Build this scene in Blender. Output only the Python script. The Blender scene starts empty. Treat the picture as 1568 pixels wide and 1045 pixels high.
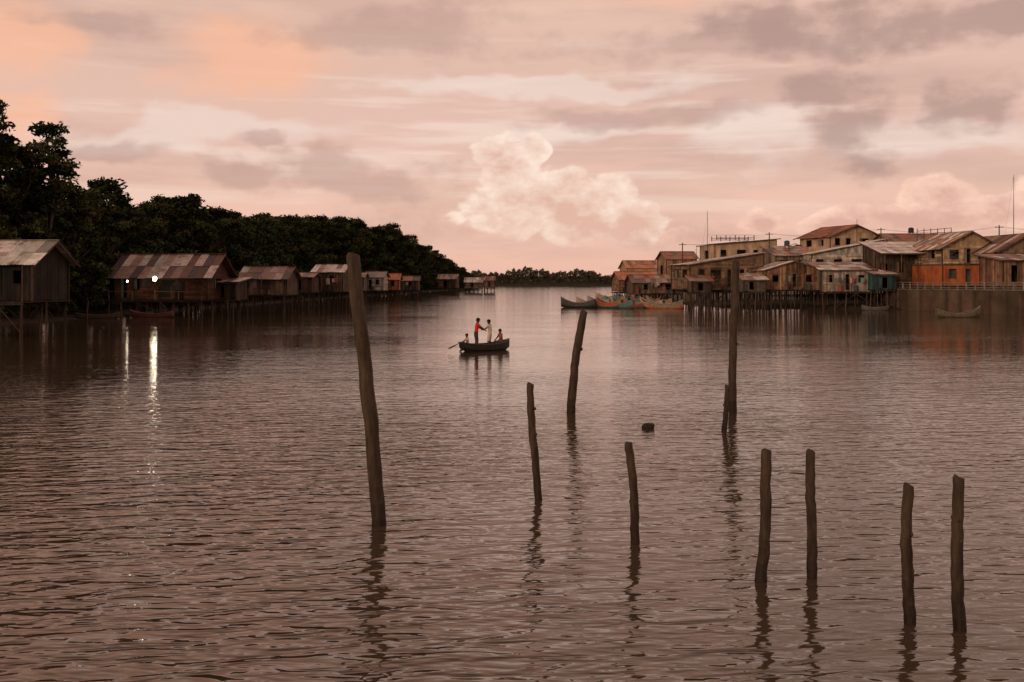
import bpy, math, random
from mathutils import Vector, Matrix
R = random.Random(11)
sc = bpy.context.scene
F = 1524.0; H = 3.4; HZ = 434.0
def X(b, D): return (b-784)/F*D          # image pixel column -> metres east at range D
def Z(e, D): return H-(e-HZ)/F*D         # image pixel row -> metres above water at range D
def RW(e): return H*F/(e-HZ)             # image pixel row of a waterline -> its range
def s2l(c):
    return tuple(((v/255.0)/12.92 if v/255.0 <= .04045 else ((v/255.0+.055)/1.055)**2.4) for v in c)

# ------------------------------------------------------------ materials
def newmat(name):
    m = bpy.data.materials.new(name); m.use_nodes = True
    nt = m.node_tree; b = nt.nodes['Principled BSDF']
    return m, nt, b
def attr_mat(name, rough=.85, grime=.5, nscale=2.0, stretch=(1,1,1), bump=.01, metallic=0.0, rust=None, spec=.3, det=4):
    m, nt, b = newmat(name); N = nt.nodes; L = nt.links
    a = N.new('ShaderNodeAttribute'); a.attribute_name = 'Col'
    tc = N.new('ShaderNodeTexCoord'); mp = N.new('ShaderNodeMapping'); mp.inputs['Scale'].default_value = stretch
    L.new(tc.outputs['Object'], mp.inputs['Vector'])
    no = N.new('ShaderNodeTexNoise'); no.inputs['Scale'].default_value = nscale; no.inputs['Detail'].default_value = det; no.inputs['Roughness'].default_value = .65
    L.new(mp.outputs[0], no.inputs['Vector'])
    mr = N.new('ShaderNodeMapRange'); mr.inputs[1].default_value = .3; mr.inputs[2].default_value = .7
    mr.inputs[3].default_value = 1-grime; mr.inputs[4].default_value = 1.0+grime*.35
    L.new(no.outputs['Fac'], mr.inputs[0])
    mul = N.new('ShaderNodeVectorMath'); mul.operation = 'SCALE'
    L.new(a.outputs['Color'], mul.inputs[0]); L.new(mr.outputs[0], mul.inputs['Scale'])
    out = mul.outputs[0]
    if rust:
        n2 = N.new('ShaderNodeTexNoise'); n2.inputs['Scale'].default_value = .9; n2.inputs['Detail'].default_value = 6; n2.inputs['Roughness'].default_value = .7
        L.new(tc.outputs['Object'], n2.inputs['Vector'])
        m2 = N.new('ShaderNodeMapRange'); m2.inputs[1].default_value = .54; m2.inputs[2].default_value = .64
        L.new(n2.outputs['Fac'], m2.inputs[0])
        mm = N.new('ShaderNodeMath'); mm.operation = 'MULTIPLY'; mm.inputs[1].default_value = .7; L.new(m2.outputs[0], mm.inputs[0])
        mx = N.new('ShaderNodeMix'); mx.data_type = 'RGBA'; mx.inputs[7].default_value = (*rust, 1)
        L.new(mm.outputs[0], mx.inputs[0]); L.new(out, mx.inputs[6]); out = mx.outputs[2]
    L.new(out, b.inputs['Base Color'])
    b.inputs['Roughness'].default_value = rough; b.inputs['Metallic'].default_value = metallic
    b.inputs['Specular IOR Level'].default_value = spec
    if bump:
        bp = N.new('ShaderNodeBump'); bp.inputs['Distance'].default_value = bump; bp.inputs['Strength'].default_value = 1
        L.new(no.outputs['Fac'], bp.inputs['Height']); L.new(bp.outputs[0], b.inputs['Normal'])
    return m
M_wood = attr_mat('weathered_wood', .85, .65, 1.6, (1, 1, .5), 0)
M_roof = attr_mat('corrugated_iron', .42, .45, 1.5, (1, 1, 1), .0, 0, rust=(.16, .065, .032), spec=.5)
M_plaster = attr_mat('painted_plaster', .9, .55, 1.0, (1, 1, .5), 0)
M_pole = attr_mat('wet_timber', .7, .65, 9, (1, 1, .22), .03)
M_leaf = attr_mat('foliage', .75, .2, .6, (1, 1, 1), 0, spec=.1, det=1)
M_bark = attr_mat('bark', .9, .5, 3, (1, 1, .3), .02)
M_mud = attr_mat('mud', .8, .5, .5, (1, 1, 1), .05)
M_paint = attr_mat('boat_paint', .55, .45, 3, (1, 1, 1), .003)
M_skin = attr_mat('skin', .55, .12, 12, (1, 1, 1), 0)
M_cloth = attr_mat('cloth', .9, .15, 20, (1, 1, 1), 0)

def bulb_mat():
    m, nt, b = newmat('lit_bulb')
    b.inputs['Base Color'].default_value = (1, .95, .85, 1)
    b.inputs['Emission Color'].default_value = (1, .86, .66, 1); b.inputs['Emission Strength'].default_value = 20
    return m
M_bulb = bulb_mat()

def water_mat():
    m, nt, b = newmat('river_water'); N = nt.nodes; L = nt.links
    b.inputs['Base Color'].default_value = (.072, .05, .033, 1)
    b.inputs['Roughness'].default_value = .06; b.inputs['IOR'].default_value = 1.5
    g = N.new('ShaderNodeNewGeometry')
    def field(scale, sx, sy, ang, detail, rough, dist=0):
        mp = N.new('ShaderNodeMapping'); mp.vector_type = 'TEXTURE'
        mp.inputs['Rotation'].default_value = (0, 0, math.radians(ang)); mp.inputs['Scale'].default_value = (1/sx, 1/sy, 1)
        L.new(g.outputs['Position'], mp.inputs['Vector'])
        n = N.new('ShaderNodeTexNoise'); n.noise_dimensions = '2D'
        n.inputs['Scale'].default_value = scale; n.inputs['Detail'].default_value = detail; n.inputs['Roughness'].default_value = rough
        n.inputs['Distortion'].default_value = dist
        L.new(mp.outputs[0], n.inputs['Vector']); return n.outputs['Fac']
    def mth(op, a, c):
        n = N.new('ShaderNodeMath'); n.operation = op
        for i, v in enumerate((a, c)):
            if isinstance(v, (int, float)): n.inputs[i].default_value = v
            else: L.new(v, n.inputs[i])
        return n.outputs[0]
    a = field(1.0, 1.25, 3.7, 7, 2, .5, .3)
    c = field(1.0, 3.2, 8.5, -10, 1, .5, 0)
    d = field(1.0, .22, .8, 14, 0, .5)
    e = field(.06, 1, 2, 0, 1, .5)
    mr = N.new('ShaderNodeMapRange'); mr.inputs[1].default_value = .35; mr.inputs[2].default_value = .65
    mr.inputs[3].default_value = .6; mr.inputs[4].default_value = 1.15; L.new(e, mr.inputs[0])
    # ripple bump flattened with northing, put in to brighten the far water
    sp = N.new('ShaderNodeSeparateXYZ'); L.new(g.outputs['Position'], sp.inputs[0])
    m3 = N.new('ShaderNodeMapRange'); m3.interpolation_type = 'SMOOTHSTEP'; m3.inputs[1].default_value = 6; m3.inputs[2].default_value = 46
    m3.inputs[3].default_value = 1.5; m3.inputs[4].default_value = .22; L.new(sp.outputs[1], m3.inputs[0])
    h = mth('ADD', mth('MULTIPLY', a, .046), mth('ADD', mth('MULTIPLY', c, .010), mth('MULTIPLY', d, .03)))
    h = mth('MULTIPLY', h, mth('MULTIPLY', mr.outputs[0], m3.outputs[0]))
    bp = N.new('ShaderNodeBump'); bp.inputs['Strength'].default_value = 1; bp.inputs['Distance'].default_value = 1
    L.new(h, bp.inputs['Height']); L.new(bp.outputs[0], b.inputs['Normal'])
    return m
M_water = water_mat()

# ------------------------------------------------------------ mesh builder
class MB:
    def __init__(s): s.v = []; s.f = []; s.c = []
    def face(s, pts, col):
        i = len(s.v); s.v += [tuple(p) for p in pts]; s.f.append(tuple(range(i, i+len(pts)))); s.c.append(col)
    def box(s, c, size, col, M=None, top=None):
        x, y, z = c; a, b, h = size[0]/2, size[1]/2, size[2]/2
        P = [Vector((sx*a, sy*b, sz*h)) for sz in (-1, 1) for sy in (-1, 1) for sx in (-1, 1)]
        if M: P = [M @ p for p in P]
        i = len(s.v); s.v += [(p.x+x, p.y+y, p.z+z) for p in P]
        for f in ((0, 2, 3, 1), (4, 5, 7, 6), (0, 1, 5, 4), (2, 6, 7, 3), (0, 4, 6, 2), (1, 3, 7, 5)):
            s.f.append(tuple(i+k for k in f)); s.c.append(col)
    def beam(s, p0, p1, w, h, col):
        p0 = Vector(p0); p1 = Vector(p1); d = p1-p0; q = d.to_track_quat('X', 'Z').to_matrix()
        s.box((p0+p1)/2, (d.length, w, h), col, q)
    def tube(s, pts, rs, col, n=8, cap=True):
        pts = [Vector(p) for p in pts]; i0 = len(s.v); prev = Vector((0, 0, 1)); q = Matrix.Identity(3)
        for k, p in enumerate(pts):
            d = (pts[min(k+1, len(pts)-1)]-pts[max(k-1, 0)]).normalized()
            q = prev.rotation_difference(d).to_matrix() @ q; prev = d
            for j in range(n):
                t = 2*math.pi*j/n
                s.v.append(tuple(p+q @ Vector((rs[k]*math.cos(t), rs[k]*math.sin(t), 0))))
        for k in range(len(pts)-1):
            for j in range(n):
                a = i0+k*n+j; b = i0+k*n+(j+1) % n
                s.f.append((a, b, b+n, a+n)); s.c.append(col)
        if cap:
            s.f.append(tuple(i0+(len(pts)-1)*n+j for j in range(n))); s.c.append(col)
            s.f.append(tuple(i0+n-1-j for j in range(n))); s.c.append(col)
    def ball(s, c, r, col, n=10, m=7):
        i0 = len(s.v)
        for a in range(m+1):
            th = math.pi*a/m
            for j in range(n):
                t = 2*math.pi*j/n
                s.v.append((c[0]+r[0]*math.sin(th)*math.cos(t), c[1]+r[1]*math.sin(th)*math.sin(t), c[2]+r[2]*math.cos(th)))
        for a in range(m):
            for j in range(n):
                p = i0+a*n+j; q = i0+a*n+(j+1) % n
                s.f.append((p, p+n, q+n, q)); s.c.append(col)
    def build(s, name, mat, parent=None, smooth=False):
        me = bpy.data.meshes.new(name); me.from_pydata(s.v, [], s.f)
        at = me.color_attributes.new('Col', 'FLOAT_COLOR', 'CORNER')
        buf = []
        for f, c in zip(s.f, s.c): buf += [c[0], c[1], c[2], 1.0]*len(f)
        at.data.foreach_set('color', buf)
        if smooth: me.polygons.foreach_set('use_smooth', [True]*len(me.polygons))
        me.materials.append(mat); me.update()
        o = bpy.data.objects.new(name, me); sc.collection.objects.link(o)
        if parent: o.parent = parent
        return o
def empty(name, loc=(0, 0, 0), rot=0):
    o = bpy.data.objects.new(name, None); o.empty_display_size = .3
    o.location = loc; o.rotation_euler = (0, 0, rot); sc.collection.objects.link(o); return o
def vary(c, a=.25, r=R):
    k = 1+r.uniform(-a, a); return tuple(max(.003, x*k*(1+r.uniform(-.06, .06))) for x in c)

# ------------------------------------------------------------ houses
WOOD = (.16, .095, .055); DARKW = (.06, .042, .03); GREYW = (.17, .145, .12)
RUST = [(.32, .12, .055), (.18, .07, .035), (.34, .21, .15), (.09, .05, .04), (.46, .37, .31)]
GREYR = [(.7, .64, .59), (.6, .55, .5), (.8, .73, .67), (.36, .24, .19)]
ORAN = [(.6, .18, .06), (.5, .14, .055), (.36, .12, .06), (.6, .25, .12)]
def sheets(mb, O, U, V, lu, lv, cols, r):
    O = Vector(O); U = Vector(U).normalized(); V = Vector(V).normalized(); Nn = U.cross(V).normalized()
    if Nn.z < 0: Nn = -Nn
    nu = max(1, round(lu/.85)); nv = max(1, round(lv/2.0)); su = lu/nu; sv = lv/nv
    for i in range(nu):
        for j in range(nv):
            c = vary(r.choice(cols), .25, r); k = 8
            off = .03+.012*((i+j*2) % 3)+r.uniform(0, .01)-.012*j
            e0 = r.uniform(-.03, .03); e1 = r.uniform(0, .16) if j == nv-1 else .1
            i0 = len(mb.v)
            for q in range(k+1):
                u = i*su+su*1.04*q/k; wz = off+(.018 if q % 2 else -.018)
                a = O+U*u+V*(j*sv)+Nn*(wz); b = O+U*(u+e0*.3)+V*((j+1)*sv+e1)+Nn*(wz+.01)
                mb.v += [tuple(a), tuple(b)]
            for q in range(k):
                mb.f.append((i0+2*q, i0+2*q+1, i0+2*q+3, i0+2*q+2)); mb.c.append(c)
CL = [(.5, .45, .4), (.4, .1, .07), (.12, .2, .3), (.45, .3, .12), (.1, .1, .12), (.55, .5, .48), (.2, .3, .25)]
def house(name, x0, x1, D, eave, floor, ridge, roof='gx', d=6, style='v', wall=WOOD, roofc=RUST, holes=(), sholes=(), rot=0,
          ground=-1.2, stilts=True, over=.45, deck=0, seed=1, wmat=None, clutter=True, porch=False, eave2=None, brace=True):
    """x0,x1 facade image pixel columns, D range of facade; eave/floor/ridge image pixel rows; holes as fractions (u0,u1,v0,v1)."""
    r = random.Random(seed)
    w = X(x1, D)-X(x0, D); fz = Z(floor, D); ez = Z(eave, D); rz = Z(ridge, D)
    E = empty(name, ((X(x0, D)+X(x1, D))/2, D+d/2, 0), math.radians(rot))
    hw, hd = w/2, d/2
    ez2 = Z(eave2, D) if eave2 is not None else ez
    if roof == 'gx': zr = lambda x, y: rz-(rz-ez)*abs(y)/hd
    elif roof == 'gy': zr = lambda x, y: rz-(rz-ez)*abs(x)/hw
    elif roof == 'sy': zr = lambda x, y: ez+(rz-ez)*(y+hd)/d      # low at front
    else: zr = lambda x, y: ez+(ez2-ez)*(x+hw)/w                  # sx : along x
    mb = MB(); lum = sum(wall)/3
    tk = .05 if style != 'p' else .14
    def wallrun(p0, p1, hl):
        p0 = Vector(p0); p1 = Vector(p1); Lw = (p1-p0).length; dr = (p1-p0)/Lw
        q = dr.to_track_quat('X', 'Z').to_matrix()
        top0 = min(zr(p0.x, p0.y), zr(p1.x, p1.y))
        hs = [(a*Lw, b*Lw, fz+c*(top0-fz), fz+e*(top0-fz)) for a, b, c, e in hl]
        def vplank(ua, ub, zlo, col, jit):
            um = (ua+ub)/2; pm = p0+dr*um; zt = zr(pm.x, pm.y)-.02
            segs = [(zlo, zt)]
            for a, b, c, e in hs:
                if a < um < b:
                    ns = []
                    for s0, s1 in segs:
                        if c > s0: ns.append((s0, min(c, s1)))
                        if e < s1: ns.append((max(e, s0), s1))
                    segs = [t for t in ns if t[1]-t[0] > .02]
            for s0, s1 in segs:
                if s1 > s0: mb.box((pm.x, pm.y, (s0+s1)/2), ((ub-ua)*.97 if jit else (ub-ua), tk+(r.uniform(0, .025) if jit else 0), s1-s0), col, q)
        if style == 'v':
            n = max(2, int(Lw/.2)); tone = 1
            for i in range(n):
                if r.random() < .12: tone = r.uniform(.45, 1.35)
                vplank(i*Lw/n, (i+1)*Lw/n, fz-r.uniform(0, .12), vary(tuple(c*tone for c in wall), .4, r), True)
        elif style == 'p':
            cuts = sorted(set([0, Lw]+[h[0] for h in hs]+[h[1] for h in hs]+[i*.3 for i in range(1, int(Lw/.3))]))
            for a, b in zip(cuts, cuts[1:]):
                if b-a > .005: vplank(a, b, fz, wall, False)
        else:
            z = fz
            while z < top0-.02:
                zt = min(z+.2, top0); zm = (z+zt)/2
                segs = [(0, Lw)]
                for a, b, c, e in hs:
                    if c < zm < e:
                        ns = []
                        for s0, s1 in segs:
                            if a > s0: ns.append((s0, min(a, s1)))
                            if b < s1: ns.append((max(b, s0), s1))
                        segs = ns
                for s0, s1 in segs:
                    while s1-s0 > .05:
                        e1 = min(s1, s0+r.uniform(1.2, 3.0)); pm = p0+dr*((s0+e1)/2)
                        mb.box((pm.x, pm.y, zm), (e1-s0-.01, tk+r.uniform(0, .02), (zt-z)*.96), vary(wall, .42, r), q); s0 = e1
                z = zt
            n = max(2, int(Lw/.25)); zt0 = top0
            for i in range(n):
                um = (i+.5)*Lw/n; pm = p0+dr*um; zt = zr(pm.x, pm.y)-.02
                if zt > zt0+.03: mb.box((pm.x, pm.y, (zt+zt0)/2), (Lw/n*.97, tk, zt-zt0), vary(wall, .3, r), q)
        nrm = Vector((dr.y, -dr.x, 0))
        # mismatched repair panels nailed over the boards
        if len(hl) and Lw > 3:
            for _ in range(int(Lw/1.3)):
                pw = r.uniform(.5, 1.4); ph = r.uniform(.5, 1.3); u = r.uniform(pw/2+.1, Lw-pw/2-.1); z = r.uniform(fz+ph/2, top0-ph/2-.05)
                if any(a-.1 < u+pw/2 and b+.1 > u-pw/2 and c-.1 < z+ph/2 and e+.1 > z-ph/2 for a, b, c, e in hs): continue
                pm = p0+dr*u+nrm*(tk/2+.03)
                mb.box((pm.x, pm.y, z), (pw, .02+r.uniform(0, .01), ph), vary(tuple(lum*x for x in r.choice([(1.6, 1.35, 1.15), (1.5, .65, .38), (.5, .38, .3), (1.0, .92, .85), (.8, .95, 1.0), (.4, .3, .25)])), .25, r), q)
        # frames, shutters and curtains
        for a, b, c, e in hs:
            fc = vary(tuple(lum*x for x in (1.1, .8, .6)), .3, r); o = nrm*(tk/2+.035)
            for (ua, ub, za, zb) in ((a-.03, a+.03, c-.03, e+.03), (b-.03, b+.03, c-.03, e+.03), (a+.03, b-.03, e-.03, e+.03), (a+.03, b-.03, c-.03, c+.03)):
                pm = p0+dr*((ua+ub)/2)+o; mb.box((pm.x, pm.y, (za+zb)/2), (ub-ua, .05, zb-za), fc, q)
            if r.random() < .45 and b-a < 1.6:
                pm = p0+dr*(a-.04-(b-a)/4)+o*.9; mb.box((pm.x, pm.y, (c+e)/2), ((b-a)/2-.03, .04, e-c), vary(wall, .4, r), q)
            elif r.random() < .5:
                k = (b-a)*r.uniform(.3, .5); pm = p0+dr*(a+k/2)-nrm*.08
                mb.box((pm.x, pm.y, (c+e)/2), (k, .02, (e-c)*.95), vary(r.choice([(.3, .2, .16), (.15, .2, .22), (.25, .1, .08), (.3, .26, .22)]), .2, r), q)
    yf = -hd+(d*.4 if porch else 0)
    wallrun((-hw, yf, 0), (hw, yf, 0), holes)
    wallrun((-hw, hd, 0), (hw, hd, 0), ())
    wallrun((-hw, hd, 0), (-hw, yf, 0), sholes)
    wallrun((hw, yf, 0), (hw, hd, 0), sholes)
    mb.build('walls', wmat or (M_plaster if style == 'p' else M_wood), E)
    mb = MB()
    for sx in (-1, 1):
        for yy in (yf, hd):
            x = sx*(hw+.05); mb.box((x, yy, (fz+zr(sx*hw, yy))/2-.03), (.12, .12, zr(sx*hw, yy)-fz), vary(DARKW, .3, r))
    if porch:
        n = max(2, int(w/2.2))
        for i in range(n+1):
            x = -hw+.1+(w-.2)*i/n; mb.box((x, -hd+.06, (fz+zr(x, -hd))/2), (.11, .11, zr(x, -hd)-fz-.02), vary(WOOD, .3, r))
        mb.box((0, -hd+.06, fz+.9), (w-.4, .05, .07), vary(WOOD, .3, r)); mb.box((0, -hd+.06, fz+.5), (w-.4, .04, .06), vary(WOOD, .3, r))
    dk = deck
    n = int((w+.4)/.24)
    for i in range(n):
        x = -hw-.2+(i+.5)*(w+.4)/n
        mb.box((x, -dk/2, fz-.1-r.uniform(0, .015)), ((w+.4)/n*.95, d+dk+.3, .05), vary(DARKW, .35, r))
    mb.build('floor', M_wood, E)
    if deck > .8 and w > 3:
        mb = MB(); yy = -hd-dk+.15
        nn = max(2, int(w/2.4))
        for i in range(nn+1):
            x = -hw+w*i/nn; hh = r.choice((.9, 1.0, 2.2)); mb.tube([(x, yy, fz-.2), (x+r.uniform(-.05, .05), yy, fz+hh)], [.045, .035], vary(WOOD, .4, r), 6)
            if i < nn and r.random() < .7: mb.beam((x, yy, fz+.85), (x+w/nn, yy, fz+.85+r.uniform(-.06, .06)), .05, .05, vary(WOOD, .4, r))
        mb.build('deck_posts', M_wood, E)
        if clutter:
            mb = MB()
            for _ in range(int(w/1.0)):
                x = r.uniform(-hw+.4, hw-.4); t = r.random()
                if t < .4: mb.tube([(x, yy+.4, fz-.05), (x, yy+.4, fz+.75)], [.27, .27], vary(r.choice([(.05, .09, .14), (.05, .05, .05), (.3, .1, .06), (.1, .1, .09)]), .2, r), 12)
                elif t < .6: mb.box((x, yy+.35, fz+.12), (.6, .4, .35), vary(WOOD, .4, r))
                else:
                    cw = r.uniform(.35, .6); zt = fz+1.75; c = vary(r.choice(CL), .3, r); hgt_ = r.uniform(.5, .8)
                    for q_ in range(4):
                        xa = x+cw*q_/4; ya = yy+.06*math.sin(q_*2.1); yb = yy+.06*math.sin((q_+1)*2.1)
                        mb.face([(xa, yy, zt), (xa+cw/4, yy, zt), (xa+cw/4, yb, zt-hgt_), (xa, ya, zt-hgt_-.04)], c)
            mb.beam((-hw, yy, fz+1.76), (hw, yy, fz+1.74), .015, .015, (.3, .28, .25))
            mb.build('drums_and_laundry', M_cloth, E)
    mb = MB()
    if stilts:
        nx = max(2, int(w/1.3)); ny = max(2, int((d+dk)/2.2))
        for i in range(nx+1):
            for j in range(ny+1):
                x = -hw+.05+(w-.1)*i/nx+r.uniform(-.22, .22); y = -hd-dk+.05+(d+dk-.1)*j/ny+r.uniform(-.1, .1)
                rr = r.uniform(.055, .1)
                mb.tube([(x+r.uniform(-.25, .25), y, ground), (x+r.uniform(-.06, .06), y, fz*.5), (x, y, fz-.18)], [rr*1.1, rr, rr*.9], vary((.085, .058, .04), .5, r), 7)
                if brace and j == 0 and i < nx and r.random() < .45:
                    x2 = x+(w/nx)*r.choice((1, 1, 2)); s_ = r.choice((0, 1)); za, zb = (.2, fz-.3) if s_ else (fz-.3, .3)
                    mb.beam((x, y-.1, za), (x2, y-.1, zb), .06, .08, vary((.06, .042, .03), .3, r))
        for j in range(ny+1):
            y = -hd-dk+.05+(d+dk-.1)*j/ny; mb.box((0, y, fz-.21), (w+.3, .1, .14), vary(DARKW, .3, r))
    else:
        mb.box((0, 0, (ground+fz-.14)/2), (w+.3, d+.2, fz-.14-ground), vary((.13, .11, .09), .2, r))
    mb.build('stilts' if stilts else 'foundation', M_wood, E)
    mb = MB(); o = over
    if roof == 'gx':
        sl = (rz-ez)/hd
        for sg in (-1, 1):
            sheets(mb, (-hw-o, 0, rz+.02), (1, 0, 0), (0, sg, -sl), w+2*o, math.hypot(hd+o, (hd+o)*sl), roofc, r)
        mb.box((0, 0, rz+.085), (w+2*o, .3, .03), vary(roofc[-1], .2, r))
        ends = [((sx*(hw+o-.05), 0, rz-.05), (sx*(hw+o-.05), sg*(hd+o), ez-o*sl-.05)) for sx in (-1, 1) for sg in (-1, 1)]
    elif roof == 'gy':
        sl = (rz-ez)/hw
        for sg in (-1, 1):
            sheets(mb, (0, -hd-o, rz+.02), (0, 1, 0), (sg, 0, -sl), d+2*o, math.hypot(hw+o, (hw+o)*sl), roofc, r)
        mb.box((0, 0, rz+.085), (.3, d+2*o, .03), vary(roofc[-1], .2, r))
        ends = [((0, sy*(hd+o-.05), rz-.05), (sg*(hw+o), sy*(hd+o-.05), ez-o*sl-.05)) for sy in (-1, 1) for sg in (-1, 1)]
    elif roof == 'sy':
        sl = (rz-ez)/d
        sheets(mb, (-hw-o, hd+o, rz+o*sl+.02), (1, 0, 0), (0, -1, -sl), w+2*o, math.hypot(d+2*o, (d+2*o)*sl), roofc, r)
        ends = [((sx*(hw+o-.05), hd+o, rz+o*sl-.05), (sx*(hw+o-.05), -hd-o, ez-o*sl-.05)) for sx in (-1, 1)]+[((-hw-o, -hd-o+.05, ez-o*sl-.06), (hw+o, -hd-o+.05, ez-o*sl-.06))]
    else:
        sl = (ez2-ez)/w
        sheets(mb, (-hw-o, -hd-o, ez-o*sl+.02), (0, 1, 0), (1, 0, sl), d+2*o, math.hypot(w+2*o, (w+2*o)*sl), roofc, r)
        ends = [((-hw-o, sy*(hd+o-.05), ez-o*sl-.05), (hw+o, sy*(hd+o-.05), ez2+o*sl-.05)) for sy in (-1, 1)]
    mb.build('roof', M_roof, E)
    mb = MB()
    for a, b in ends: mb.beam(a, b, .05, .12, vary((.13, .09, .065), .3, r))
    mb.build('bargeboards', M_wood, E)
    return E

# left bank
house('stilt_house', -95, 58, 64, 398, 460, 368, 'gx', 4.2, 'v', (.03, .022, .017), GREYR[:3]+[(.3, .27, .25)], [(.6, .68, .1, .8), (.8, .9, .4, .75)], rot=-6, seed=2, deck=1.2, over=.6, clutter=False)
house('stilt_house', 178, 322, 103, 419, 459, 389, 'gx', 6.5, 'h', (.1, .042, .024), [(.1, .048, .036), (.17, .075, .045), (.6, .52, .46), (.065, .04, .035), (.14, .06, .04), (.32, .21, .16)], [(.06, .13, .05, .85), (.2, .27, .4, .8)], [(.3, .6, .4, .8)], rot=-4, seed=3, deck=1.6, over=.8, clutter=False)
house('stilt_house', 330, 362, 106, 432, 459, 426, 'sy', 4, 'v', (.07, .05, .035), RUST, [(.3, .5, .1, .8)], rot=-3, seed=63, deck=1.2, clutter=False)
house('stilt_house', 370, 440, 113, 425, 451, 408, 'gx', 5, 'v', (.22, .155, .11), [(.18, .075, .045), (.32, .17, .12), (.5, .4, .34), (.08, .055, .045)], [(.1, .2, .35, .75), (.93, .99, .1, .8)], rot=-3, seed=4, deck=1, clutter=False)
house('stilt_house', 448, 478, 133, 424, 447, 418, 'gx', 4, 'v', (.09, .055, .04), RUST, [(.3, .5, .1, .8)], rot=-3, seed=62, deck=1.4, clutter=False)
house('stilt_house', 482, 526, 140, 416, 446, 405, 'gx', 6, 'v', (.12, .075, .05), GREYR+RUST[:2], [(.1, .25, .1, .85), (.55, .7, .4, .8)], rot=-3, seed=5, deck=1.5)
house('stilt_house', 540, 556, 185, 424, 445, 418, 'gx', 5, 'v', (.2, .17, .14), RUST, [(.3, .5, .3, .8)], rot=0, seed=61)
house('stilt_house', 560, 588, 200, 424, 445, 416, 'gx', 5, 'h', (.5, .46, .4), [(.25, .2, .18), (.35, .3, .27)], [(.2, .4, .1, .8), (.6, .8, .4, .8)], rot=-5, seed=6, deck=1)
house('stilt_house', 594, 610, 206, 427, 444, 419, 'gx', 4, 'v', (.36, .13, .06), ORAN, [(.3, .6, .3, .8)], seed=7)
house('stilt_house', 616, 640, 225, 429, 444, 423, 'gx', 4, 'v', (.2, .13, .09), RUST, [(.3, .6, .1, .8)], seed=8, deck=1)
house('stilt_house', 672, 700, 330, 427, 441, 420, 'gx', 7, 'v', (.16, .1, .07), RUST, [(.3, .5, .1, .8)], rot=-5, seed=9)
house('stilt_house', 712, 738, 370, 432, 441, 425, 'gx', 7, 'h', (.3, .22, .18), GREYR, [(.3, .5, .1, .8)], seed=10)
house('stilt_house', 741, 757, 385, 429, 441, 423, 'gx', 6, 'v', (.35, .28, .24), RUST, [(.3, .6, .1, .8)], seed=13)

# right bank
house('stilt_house', 946, 1012, 182, 428, 447, 416, 'gx', 7, 'h', (.34, .2, .13), ORAN, [(.1, .25, .3, .8), (.4, .5, .05, .8), (.7, .85, .35, .8)], rot=6, seed=20, deck=1)
house('stilt_house', 958, 1022, 196, 410, 440, 399, 'gx', 7, 'p', (.55, .37, .24), ORAN, [(.1, .25, .4, .8), (.45, .6, .4, .8), (.75, .9, .4, .8)], rot=6, seed=21)
house('stilt_house', 968, 1040, 158, 432, 449, 421, 'gx', 6, 'v', (.17, .11, .075), ORAN[:2]+RUST, [(.15, .3, .3, .8), (.6, .8, .3, .8)], rot=4, seed=22, deck=1)
house('stilt_house', 1018, 1064, 166, 396, 445, 385, 'gx', 6, 'v', (.4, .25, .16), RUST[:3]+ORAN[1:3], [(.2, .4, .6, .8), (.6, .8, .6, .8), (.2, .4, .1, .4)], [(.3, .6, .5, .8)], rot=6, seed=23)
house('stilt_house', 1090, 1186, 158, 374, 446, 363, 'sx', 8, 'p', (.6, .44, .3), GREYR[:2]+RUST[2:3], [(.08, .18, .72, .88), (.35, .5, .72, .88), (.62, .7, .7, .88), (.82, .93, .72, .88)], [(.3, .6, .7, .88)], rot=6, seed=24, over=.6, eave2=366)
house('stilt_house', 1048, 1164, 136, 405, 443, 390, 'sx', 8, 'h', (.24, .15, .095), GREYR[1:3]+RUST[2:3], [(.1, .24, .42, .8), (.27, .42, .42, .8), (.5, .56, .02, .8), (.62, .8, .45, .8)], [(.15, .4, .45, .8), (.6, .85, .45, .8)], rot=9, seed=25, deck=1.6, over=.6, eave2=387)
house('stilt_house', 1060, 1088, 131, 430, 447, 423, 'sy', 3, 'v', (.1, .07, .05), GREYR[3:]+RUST[:1], [(.3, .6, .1, .8)], seed=41)
house('stilt_house', 1140, 1172, 129.5, 428, 446, 420, 'sy', 3, 'v', GREYW, GREYR[1:]+RUST[:1], [(.2, .45, .1, .8)], seed=42)
house('stilt_house', 1170, 1256, 132.5, 413, 443, 400, 'gy', 7, 'v', (.42, .24, .135), GREYR[1:]+RUST[:2], [(.1, .22, .35, .75), (.45, .54, .03, .8), (.7, .85, .35, .75)], [(.3, .5, .4, .8)], rot=4, seed=26, deck=1.2)
house('stilt_house', 1186, 1242, 148, 391, 440, 376, 'sy', 6, 'v', (.3, .23, .17), RUST+ORAN[1:2], [(.1, .3, .6, .85), (.6, .8, .6, .85)], rot=4, seed=27)
house('stilt_house', 1254, 1340, 158, 361, 440, 345, 'gy', 8, 'p', (.62, .45, .3), ORAN[1:3]+RUST[:2], [(.08, .2, .8, .95), (.3, .42, .8, .95), (.6, .8, .8, .95)], [(.2, .4, .8, .93), (.6, .8, .8, .93)], rot=18, seed=28, over=.9)
house('stilt_house', 1242, 1352, 144, 389, 441, 370, 'sx', 6, 'h', (.52, .46, .4), GREYR[:3], [(.05, .16, .55, .85), (.3, .42, .5, .85), (.55, .7, .5, .85), (.78, .9, .5, .8)], rot=2, seed=29, eave2=367)
house('stilt_house', 1258, 1338, 131, 413, 446, 402, 'sy', 5, 'v', (.38, .33, .27), GREYR[:2]+RUST[:2], [(.1, .22, .4, .75), (.45, .53, .03, .8), (.7, .82, .4, .75)], rot=0, seed=30, deck=.9)
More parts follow.
